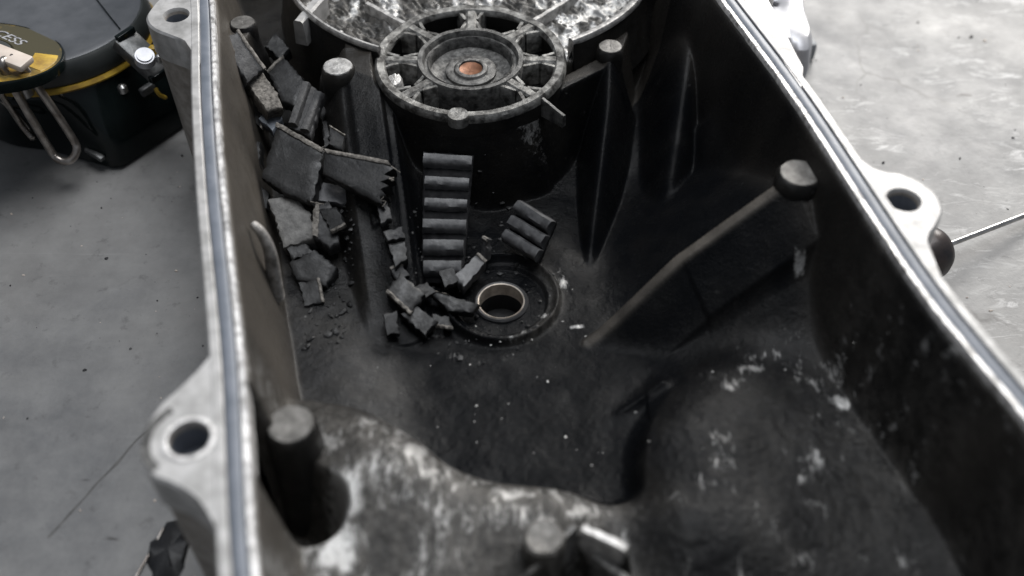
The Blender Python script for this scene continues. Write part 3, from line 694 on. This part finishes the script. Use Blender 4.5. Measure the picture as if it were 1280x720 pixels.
chunk('belt_chunk', [(406, 187, 5.5), (486, 203, 5.6), (493, 211, 5.5), (479, 216, 5.45), (491, 222, 5.4), (476, 227, 5.3), (487, 233, 5.25), (473, 238, 5.2), (483, 245, 5.1), (470, 248, 5.05), (478, 256, 5.0), (450, 243, 4.9), (402, 216, 5.1)], 0.5, RUB,
      'long slab with a serrated right end and a pale frayed top edge', seed=17, edgemat=(0, 0.22), jag=0.06)
chunk('belt_chunk', [(396, 240, 4.1), (404, 228, 4.2), (443, 233, 4.2), (450, 250, 3.9), (427, 256, 3.8), (398, 251, 3.9)], 0.45, simple('pale_rubber', (0.10, 0.10, 0.105), (0.17, 0.17, 0.175), 0.6, 0, 300, 0.4, 0.0004), 'small pale wedge shaped piece tucked under the serrated slab', seed=18)
chunk('belt_chunk', [(333, 249, 4.0), (369, 244, 4.0), (388, 267, 3.8), (396, 298, 3.3), (353, 308, 3.3), (344, 277, 3.6)], 0.7, simple('scuffed_rubber', (0.09, 0.087, 0.083), (0.20, 0.195, 0.185), 0.65, 0, 260, 0.8, 0.0006), 'grey scuffed block lowest against the left wall', seed=19)
chunk('belt_chunk', [(391, 294, 3.6), (394, 253, 4.0), (411, 250, 4.0), (421, 268, 3.8), (424, 304, 3.4), (412, 311, 3.3)], 0.6, RUBG, 'upright stub standing right of the grey scuffed block', seed=20, edgemat=(0, 0.22))
chunk('belt_chunk', [(360, 327, 3.0), (393, 312, 3.1), (421, 333, 3.0), (408, 358, 2.7), (370, 349, 2.7)], 0.5, RUB, 'flat dark flake lying below the grey scuffed block', seed=21)
chunk('belt_chunk', [(402, 152, 4.4), (418, 148, 4.4), (424, 172, 4.1), (405, 186, 4.1)], 0.5, RUB, 'dark shard leaning on the chamber wall above the serrated slab', seed=22)
chunk('belt_chunk', [(478, 289, 4.3), (503, 283, 4.3), (507, 297, 4.1), (485, 301, 4.1)], 0.35, RUBG, 'small square chip on the ridge left of the toothed strip', seed=23)
chunk('belt_chunk', [(484, 303, 3.9), (507, 301, 3.9), (510, 323, 3.7), (494, 335, 3.6)], 0.35, RUB, 'dark chip directly below the small square chip', seed=24)
chunk('belt_chunk', [(567, 344, 2.9), (597, 317, 3.1), (608, 327, 3.0), (579, 360, 2.7)], 0.5, TOOTH, 'tilted grey tooth lying at the foot of the toothed strip', seed=25, edgemat=(1, 0.1))
chunk('belt_chunk', [(483, 364, 3.3), (500, 340, 3.5), (532, 368, 3.1), (514, 392, 2.9)], 0.4, RUB, 'folded dark flake at the left edge of the basin', seed=26, edgemat=(3, 0.08))
chunk('belt_chunk', [(500, 392, 2.8), (520, 380, 2.9), (548, 402, 2.6), (532, 420, 2.5)], 0.35, RUB, 'dark sliver in front of the folded flake', seed=27)
chunk('belt_chunk', [(533, 362, 2.7), (560, 368, 2.7), (600, 381, 2.5), (592, 391, 2.4), (560, 388, 2.5)], 0.35, RUB, 'long dark shard reaching the left lip of the bore', seed=28, edgemat=(0, 0.07))
chunk('belt_chunk', [(276, 92, 5.0), (298, 108, 4.8), (310, 140, 4.3), (296, 150, 4.2), (280, 120, 4.6)], 0.5, RUB, 'dark chunk wedged against the left wall beside the frayed lump', seed=29)
chunk('belt_chunk', [(300, 168, 4.0), (326, 176, 4.0), (324, 216, 3.6), (308, 214, 3.6)], 0.5, RUB, 'dark chunk wedged between the wall and the square slab', seed=30)
chunk('belt_chunk', [(345, 40, 5.2), (362, 60, 5.0), (350, 74, 4.8), (331, 58, 5.0)], 0.5, RUB, 'dark plate between the wall boss and the chamber wall', seed=31)
chunk('belt_chunk', [(548, 338, 3.0), (566, 334, 3.0), (575, 350, 2.8), (556, 360, 2.7)], 0.3, RUB, 'small dark crumb under the last tooth of the strip', seed=32)
extra = [  # more torn scraps packed into the pile and round the bore
    ([(262, 62, 5.6), (276, 56, 5.6), (290, 84, 5.2), (278, 92, 5.1)], 'thin dark scrap wedged highest against the left wall', 0),
    ([(312, 120, 4.4), (330, 138, 4.2), (326, 160, 3.9), (308, 146, 4.0)], 'dark scrap below the brown frayed lump', 0),
    ([(384, 128, 4.6), (400, 112, 4.8), (414, 120, 4.8), (402, 150, 4.5)], 'narrow dark strip right of the two ridged finger', 1),
    ([(412, 158, 5.2), (432, 170, 5.2), (428, 188, 5.1), (410, 180, 5.1)], 'dark scrap lying on the slope above the serrated slab', 0),
    ([(318, 226, 3.8), (336, 240, 3.7), (334, 262, 3.4), (318, 252, 3.5)], 'dark scrap left of the scuffed block', 0),
    ([(398, 262, 3.9), (420, 258, 4.1), (432, 280, 4.0), (414, 290, 3.8)], 'dark wedge under the small pale piece', 0),
    ([(356, 308, 3.1), (378, 300, 3.2), (392, 314, 3.0), (366, 326, 2.9)], 'thin dark scrap between the scuffed block and the flat flake', 0),
    ([(372, 352, 2.7), (398, 348, 2.8), (404, 378, 2.5), (380, 384, 2.4)], 'dark scrap below the flat flake in the left valley', 0),
    ([(470, 250, 4.7), (484, 246, 4.7), (490, 274, 4.4), (476, 280, 4.4)], 'thin upright sliver above the small square chip', 1),
    ([(488, 336, 3.4), (503, 330, 3.4), (512, 344, 3.2), (497, 352, 3.1)], 'tiny flake above the folded dark flake', 1),
    ([(512, 360, 3.1), (534, 352, 3.0), (546, 364, 2.8), (526, 378, 2.8)], 'dark shard behind the long one by the bore', 0),
    ([(540, 392, 2.6), (562, 396, 2.5), (566, 410, 2.3), (544, 408, 2.4)], 'small dark flake left of the bore', 0),
    ([(478, 392, 3.0), (496, 388, 3.0), (500, 418, 2.6), (484, 420, 2.6)], 'dark flake furthest down the left edge of the basin', 0),
    ([(600, 318, 2.6), (604, 296, 3.2), (609, 300, 3.2), (607, 326, 2.5)], 'thin bright edged sliver standing by the tilted tooth', 1),
]
for k, (poly, lab, hi) in enumerate(extra):
    chunk('belt_chunk', poly, 0.26, RUBG if hi else RUB, lab, seed=50+k, jag=0.09, edgemat=(k % 3, 0.07) if k % 2 else None)
# loose cord ends pulled out of the torn belt
rnd = random.Random(77)
WHERE = ['the top right corner of the serrated slab', 'the ragged middle of the serrated slab', 'the lowest notch of the serrated slab', 'the meeting corner of the square and serrated slabs', 'the right side of the brown frayed lump', 'the lower tip of the brown frayed lump', 'the lower end of the topmost narrow slat', 'the bottom right corner of the square slab']
for wi, (px, py, z) in enumerate(((486, 206, 5.6), (489, 226, 5.4), (480, 246, 5.1), (405, 190, 5.3), (352, 134, 4.6), (318, 116, 4.8), (330, 86, 5.3), (388, 252, 4.5))):
    a = P(px, py, z); q = [a]
    for t in range(3): q.append(q[-1]+Vector((rnd.uniform(-.22, .3), rnd.uniform(-.25, .2), rnd.uniform(-.12, .1))))
    o = tube('cord_end', q, 0.022, FRAY, None, 6); o['label'] = 'short frayed cord end sticking out of '+WHERE[wi]; o['category'] = 'cord'; o['group'] = 'frayed cord ends in the pile'
# crumbs of rubber and dirt: nobody could count them
def crumbs(name, n, region, r0, r1, mat, seed, zfun):
    rnd = random.Random(seed); bm = bmesh.new()
    for _ in range(n):
        x, y = region(rnd)
        if math.hypot(x-bx, y-by) < 1.25: continue
        z = zfun(x, y); r = r0+(r1-r0)*rnd.random()**3
        q = bmesh.ops.create_icosphere(bm, subdivisions=1, radius=r)
        for v in q['verts']: v.co *= rnd.uniform(0.6, 1.25)
        bmesh.ops.scale(bm, vec=(rnd.uniform(.6, 1.7), rnd.uniform(.6, 1.3), rnd.uniform(.35, .8)), verts=q['verts'])
        bmesh.ops.rotate(bm, cent=(0, 0, 0), matrix=Matrix.Rotation(rnd.uniform(0, 6.3), 3, 'Z'), verts=q['verts'])
        bmesh.ops.translate(bm, vec=(x, y, z+r*0.25), verts=q['verts'])
    return from_bm(name, bm, mat, None, smooth=False)
o = crumbs('rubber_crumbs', 360, lambda r: (lambda a, d: (-1.2+d*3.6*math.cos(a), 0.6+d*5.0*math.sin(a)))(r.uniform(0, 6.28), math.sqrt(r.random())) if r.random() < 0.6 else (r.uniform(-8.2, -6.6), r.uniform(-4, 3)), 0.03, 0.16, RUB, 3,
           lambda x, y: HZ(x, y))
o['kind'] = 'stuff'; o['label'] = 'fine black rubber crumbs scattered over the cover floor'; o['category'] = 'crumbs'
for v in o.data.vertices: pass
def ffun(r):
    if r.random() < 0.35: a = r.uniform(3.4, 6.6); d = r.gauss(2.6, 0.5); return bx+d*math.cos(a), by+d*math.sin(a)
    k = r.choice(((-0.5, -6.5, 1.2), (2.2, -4.2, 0.9), (-2.5, -5.2, 0.9), (7.5, -8.0, 1.8), (3.0, -9.0, 1.0), (0.0, -12.5, 2.6), (11.0, -6.5, 1.0)))
    return r.gauss(k[0], k[2]), r.gauss(k[1], k[2]*0.7)
o = crumbs('metal_flakes', 110, ffun, 0.006, 0.06, RAW, 13, lambda x, y: HZ(x, y)-0.01)
o['kind'] = 'stuff'; o['label'] = 'bright metal flakes and drops scattered over the cover floor'; o['category'] = 'flakes'
def gfun(r):
    while True:
        x = r.uniform(-28, 34); y = r.uniform(-16, 28)
        i = np.searchsorted(ys, y); j = int(np.clip((x-xs[0])/dx, 0, len(xs)-1))
        if not (xs[0] < x < xs[-1] and D[min(i, len(ys)-1), j] > -2.0): return x, y
o = crumbs('floor_grit', 260, gfun, 0.02, 0.11, DARKP, 8, lambda x, y: 0.0)
o['kind'] = 'stuff'; o['label'] = 'dark grit scattered on the concrete floor'; o['category'] = 'grit'
o = crumbs('pale_floor_grit', 160, gfun, 0.02, 0.10, CREAM, 9, lambda x, y: 0.0)
o['kind'] = 'stuff'; o['label'] = 'pale sand grains scattered on the concrete floor'; o['category'] = 'grit'

# ------------------------------------------------------------------ black canister at the far left
ZC = 4.3
cx_, cy_ = P(70, 44, ZC)[:2]
can = thing('clamp_lid_canister', 'glossy black canister with yellow seal ring, wire bail and clamped lid on the floor', 'canister', (cx_, cy_, 0))
RC = 4.75
base = [tuple(P(x, y, 0)[:2]) for x, y in ((60, 190), (96, 200), (134, 211), (150, 213), (166, 205), (226, 164), (243, 150), (244, 138), (225, 90), (180, 40), (60, 20), (-40, 60), (-70, 130), (0, 178))]
base = catmull(base, 6)
def ring_at(bm, f, z, rr, n=96):
    out = []
    for i in range(n):
        a = 2*math.pi*i/n; R = ray_poly(cx_, cy_, a, base); r_ = R*(1-f)+rr*f
        out.append(bm.verts.new((cx_+r_*math.cos(a), cy_+r_*math.sin(a), z)))
    return out
def loft(name, prof, mat, parent):
    bm = bmesh.new(); rs = [ring_at(bm, *p) for p in prof]
    for a, b in zip(rs, rs[1:]):
        for i in range(len(a)): bm.faces.new((a[i], a[(i+1) % len(a)], b[(i+1) % len(a)], b[i]))
    bm.faces.new(rs[0]); bm.faces.new(rs[-1])
    return from_bm(name, bm, mat, parent)
loft('canister_body', [(0.06, 0.0, RC*0.5), (0.0, 0.25, RC), (0.02, 1.2, RC), (0.30, 2.7, RC*1.03), (0.85, 3.6, RC*1.03), (1, 4.0, RC*1.03), (1, 4.2, RC*1.0)], BLACKP, can)
loft('seal_ring', [(1, 4.15, RC*0.97), (1, 4.18, RC*1.03), (1, 4.30, RC*1.045), (1, 4.46, RC*1.02), (1, 4.48, RC*0.95)], YEL, can)
loft('lid', [(1, 4.46, RC*1.0), (1, 4.6, RC*1.015), (1, 5.35, RC*0.99), (1, 5.55, RC*0.95)], LIDM, can)
loft('lid_top', [(1, 5.4, RC*0.94), (1, 5.57, RC*0.93), (1, 5.66, RC*0.88), (1, 5.75, RC*0.4), (1, 5.76, RC*0.1)], simple('grey_lid_top', (0.06, 0.064, 0.070), (0.095, 0.099, 0.107), 0.3, 0.0, 60, 0.15, 0.0002), can)  # top paler than the lid side: sky reflection put into the colour
tube('lid_seam', [P(117, -6, 5.76), P(134, 16, 5.75), P(150, 36, 5.7)], 0.035, BLACKP, can)
def bar(name, p, q, w, h, mat, parent, bev=0.05):
    bm = bmesh.new(); p = Vector(p); q = Vector(q); d = q-p; rot = d.to_track_quat('X', 'Z').to_matrix()
    box_bm(bm, (p+q)/2, d.length, w, h, rot, bev); return from_bm(name, bm, mat, parent)
bar('body_ledge', P(98, 131, 3.25), P(142, 112, 3.25), 0.32, 0.35, BLACKP, can, 0.12)
bar('body_ledge', P(175, 118, 2.9), P(192, 107, 2.9), 0.34, 0.5, CLAMPM, can, 0.1)
lathe('rivet', P(153, 110, 3.55), [(0.24, -0.2), (0.22, 0.1), (0.1, 0.2), (0, 0.21)], STEEL, can, 20)
cl = bar('clamp_block', P(152, 47, 5.9), P(201, 92, 4.5), 1.25, 0.7, CLAMPM, can, 0.12)
bar('clamp_hook', P(146, 50, 6.15), P(167, 36, 6.2), 0.28, 0.35, BLACKP, cl, 0.05)
bar('clamp_hook', P(188, 101, 4.6), P(207, 88, 4.6), 0.28, 0.35, BLACKP, cl, 0.05)
s0 = P(181, 72, 5.9)
bm = bmesh.new(); bmesh.ops.create_cone(bm, cap_ends=True, segments=28, radius1=0.47, radius2=0.43, depth=0.5)
es_ = [e for e in bm.edges if all(v.co.z > 0.2 for v in e.verts)]
bmesh.ops.bevel(bm, geom=es_, offset=0.08, segments=2, affect='EDGES')
bmesh.ops.rotate(bm, cent=(0, 0, 0), matrix=Vector((0.25, -0.35, 0.9)).to_track_quat('Z', 'Y').to_matrix(), verts=bm.verts); bmesh.ops.translate(bm, vec=s0, verts=bm.verts)
from_bm('clamp_screw', bm, PALE, cl)
lathe('clamp_pin', P(198, 71, 5.2), [(0.2, -0.5), (0.18, 0.1), (0.08, 0.18), (0, 0.18)], STEEL, cl, 16)
lathe('clamp_pin', P(191, 61, 5.6), [(0.2, -0.5), (0.18, 0.1), (0.08, 0.18), (0, 0.18)], YEL, cl, 16)
tube('brass_spring', [P(194, 110, 3.2), P(199, 118, 2.9), P(207, 122, 2.5)], 0.1, YEL, can, 8)
ZL = 6.6
lc = P(-22, 64, ZL)
cap = lathe('round_cap', lc, [(3.45, -0.5), (3.45, -0.1), (3.40, 0.0), (3.32, 0.02), (3.30, -0.05)], BLACKP, can, 64)
lathe('cap_band', lc, [(3.34, -0.06), (3.31, 0.0), (1.3, 0.12), (1.2, 0.0)], OLIVE, cap, 64)
lathe('cap_centre', lc, [(1.22, -0.2), (1.2, 0.12), (1.0, 0.2), (0, 0.25)], LIDM, cap, 48)
cu = bpy.data.curves.new('lettering', 'FONT'); cu.body = 'CESS'; cu.size = 0.85*S; cu.extrude = 0.02*S; cu.align_x = 'CENTER'; cu.align_y = 'CENTER'
to = bpy.data.objects.new('tmp', cu); COL.objects.link(to); bpy.context.view_layer.update()
tm = bpy.data.meshes.new_from_object(to.evaluated_get(bpy.context.evaluated_depsgraph_get())); bpy.data.objects.remove(to)
TR = Matrix.Rotation(math.radians(16), 4, Vector((-0.8, 0.6, 0)))
nz = TR@Vector((0, 0, 1)); cv = Vector(CAM); rd = P(12, 50, ZL)-cv; tp = cv+rd*((lc-cv).dot(nz)/rd.dot(nz))
tm.transform(Matrix.Scale(1/S, 4)); tm.transform(Matrix.Translation(tp+nz*0.1)@TR@Matrix.Rotation(math.radians(-30), 4, 'Z'))
lathe('ochre_patch', lc, [(3.2, 0.0), (3.15, 0.03), (2.2, 0.085), (2.15, 0.05)], YEL, cap, 24, 0.02, a0=math.radians(-22), a1=math.radians(12))
off_ = (lc-Vector((cx_, cy_, 0)))*S
Mt = Matrix.Translation(off_)@Matrix.Rotation(math.radians(16), 4, Vector((-0.8, 0.6, 0)))@Matrix.Translation(-off_)
for o_ in [cap]+[q for q in bpy.data.objects if q.parent == cap]: o_.data.transform(Mt)
link('lettering', tm, PALE, cap, smooth=False)
bar('latch_lever', P(-14, 62, 7.4), P(35, 81, 7.1), 0.9, 0.35, CREAM, can, 0.1)
tube('wire_bail', [P(4, 84, 7.1), P(10, 74, 7.2), P(24, 78, 7.0), P(58, 124, 5.0), P(90, 172, 2.6), P(96, 188, 2.0), P(87, 201, 1.7), P(73, 199, 1.8), P(62, 186, 2.3), P(30, 132, 5.0)], 0.19, WIRE, can, 10, True)
tube('wire_bail', [P(-14, 90, 6.0), P(2, 118, 4.6), P(24, 152, 2.8), P(40, 172, 2.0), P(36, 162, 2.0), P(8, 130, 3.4), P(-14, 112, 4.4)], 0.14, WIRE, can, 10, True)
lathe('bail_pivot', P(22, 97, 5.9), [(0.45, -0.9), (0.42, 0.1), (0.25, 0.22), (0, 0.24)], STEEL, can, 20)
bar('body_foot', P(108, 186, 1.0), P(129, 199, 0.8), 0.3, 0.25, CLAMPM, can, 0.05)

# dark thing far behind the canister and dark part near the lug
# ------------------------------------------------------------------ pale bracket at the far right of the rim
c = P(985, 25, 2.2)
brk = thing('metal_bracket', 'pale grey tapered metal bracket with a round hole beyond the right rim', 'bracket', (P(985, 40, 0).x, P(985, 40, 0).y, 0))
outl = [P(x, y, 2.6) for x, y in ((935, -40), (985, -45), (1004, -10), (1010, 20), (1018, 45), (1012, 60), (990, 58), (972, 44), (955, 18), (945, 0))]
out2 = catmull([tuple(p) for p in outl], 4)
bm = bmesh.new(); hc = P(967, 4, 2.6); n = len(out2); rows = []
for i, p in enumerate(out2):
    d = Vector((p[0]-hc.x, p[1]-hc.y, 0)); dn = d.normalized()
    pts_ = [(hc.x+dn.x*0.33, hc.y+dn.y*0.33, 1.2), (hc.x+dn.x*0.33, hc.y+dn.y*0.33, 2.55), (hc.x+dn.x*0.42, hc.y+dn.y*0.42, 2.62), (hc.x+d.x*0.5, hc.y+d.y*0.5, 2.85), (hc.x+d.x*0.86, hc.y+d.y*0.86, 2.75), (hc.x+d.x*0.97, hc.y+d.y*0.97, 2.4), (hc.x+d.x*1.03, hc.y+d.y*1.03, 1.1), (hc.x+d.x*1.0, hc.y+d.y*1.0, 0.0)]
    rows.append([bm.verts.new(q) for q in pts_])
for i in range(n):
    a = rows[i]; b = rows[(i+1) % n]
    for k in range(7): bm.faces.new((a[k], a[k+1], b[k+1], b[k]))
from_bm('bracket_body', bm, PALE, brk)
ft = P(1003, 60, 0.6); bm = bmesh.new(); box_bm(bm, (ft.x, ft.y, 0.55), 1.3, 1.0, 1.1, Matrix.Rotation(0.2, 3, 'Z'), 0.2); from_bm('bracket_foot', bm, simple('grey_foot', (0.16, 0.17, 0.18), (0.24, 0.25, 0.26), 0.5), brk)

# ------------------------------------------------------------------ screwdriver on the right
e = P(1164, 314, 1.3); tip = P(1330, 250, 0.35)
sd_ = thing('screwdriver', 'stubby dark handled screwdriver with a bright steel shaft poking out past the right lug', 'screwdriver', (e.x, e.y, 0))
ax = (tip-e).normalized()
def rev(name, o, ax, prof, mat, parent, seg=36, label=None):
    q = ax.to_track_quat('Z', 'Y').to_matrix(); bm = bmesh.new(); rows = []
    for i in range(seg):
        a = 2*math.pi*i/seg; rows.append([bm.verts.new(o+q@Vector((max(r, .001)*math.cos(a), max(r, .001)*math.sin(a), z))) for r, z in prof])
    for i in range(seg):
        a = rows[i]; b = rows[(i+1) % seg]
        for k in range(len(prof)-1): bm.faces.new((a[k], a[k+1], b[k+1], b[k]))
    bmesh.ops.remove_doubles(bm, verts=bm.verts, dist=0.002)
    return from_bm(name, bm, mat, parent, label)
rev('handle', e, ax, [(0, -4.2), (0.7, -4.1), (1.0, -3.6), (1.05, -2), (0.85, -1.2), (1.15, -0.55), (1.22, -0.1), (1.05, 0.25), (0.5, 0.4), (0.2, 0.45)], KNOBM, sd_)
rev('shaft', e, ax, [(0.13, 0.2), (0.14, (tip-e).length-0.6), (0.2, (tip-e).length-0.2), (0.05, (tip-e).length)], STEEL, sd_, 16)

# ------------------------------------------------------------------ oily rag scrap and scratch at the near left
rg = P(212, 690, 0.0)
bm = bmesh.new(); rnd = random.Random(5); ring = []
c0 = bm.verts.new((rg.x, rg.y, 0.28))
R1 = [bm.verts.new((rg.x+0.55*math.cos(a)*rnd.uniform(.8, 1.2), rg.y+0.75*math.sin(a)*rnd.uniform(.8, 1.2), rnd.uniform(.15, .3))) for a in [2*math.pi*i/22 for i in range(22)]]
R2 = [bm.verts.new((rg.x+0.8*math.cos(a)*rnd.uniform(.8, 1.2), rg.y+1.2*math.sin(a)*rnd.uniform(.85, 1.15), 0.0)) for a in [2*math.pi*i/22 for i in range(22)]]
for i in range(22):
    bm.faces.new((c0, R1[i], R1[(i+1) % 22])); bm.faces.new((R1[i], R2[i], R2[(i+1) % 22], R1[(i+1) % 22]))
o = from_bm('dirt_clump', bm, DARKP); o['label'] = 'black oily dirt clump on the floor beside the lower left lug'; o['category'] = 'dirt'
# old floor scratch: a shallow dark score line
q0 = P(262, 452, 0.0); q1 = P(60, 672, 0.0); pts_ = []
for i in range(40):
    t = i/39; w_ = q0+(q1-q0)*t; pts_.append(Vector((w_.x+0.12*mnoise.noise(Vector((t*9, 0, 0))), w_.y+0.12*mnoise.noise(Vector((0, t*9, 3))), 0.004)))
bm = bmesh.new(); sdv_ = (q1-q0).normalized(); nv_ = Vector((-sdv_.y, sdv_.x, 0)); rows = []
for i, p in enumerate(pts_):
    h_ = 0.05+0.04*mnoise.noise(Vector((i*0.4, 5, 0))); rows.append([bm.verts.new(p+nv_*h_), bm.verts.new(p-nv_*h_)])
for a, b in zip(rows, rows[1:]): bm.faces.new((a[0], a[1], b[1], b[0]))
o = from_bm('floor_scratch', bm, simple('scored_concrete', (0.07, 0.068, 0.066), (0.13, 0.126, 0.12), 0.7)); o['kind'] = 'structure'
# thin pale wire lying next to it
w = tube('wire_offcut', [P(166, 728, .1), P(182, 700, .1), P(196, 676, .1), P(204, 660, .1)], 0.045, WIRE); w['label'] = 'thin straight wire offcut on the floor beside the dirt clump'; w['category'] = 'wire'
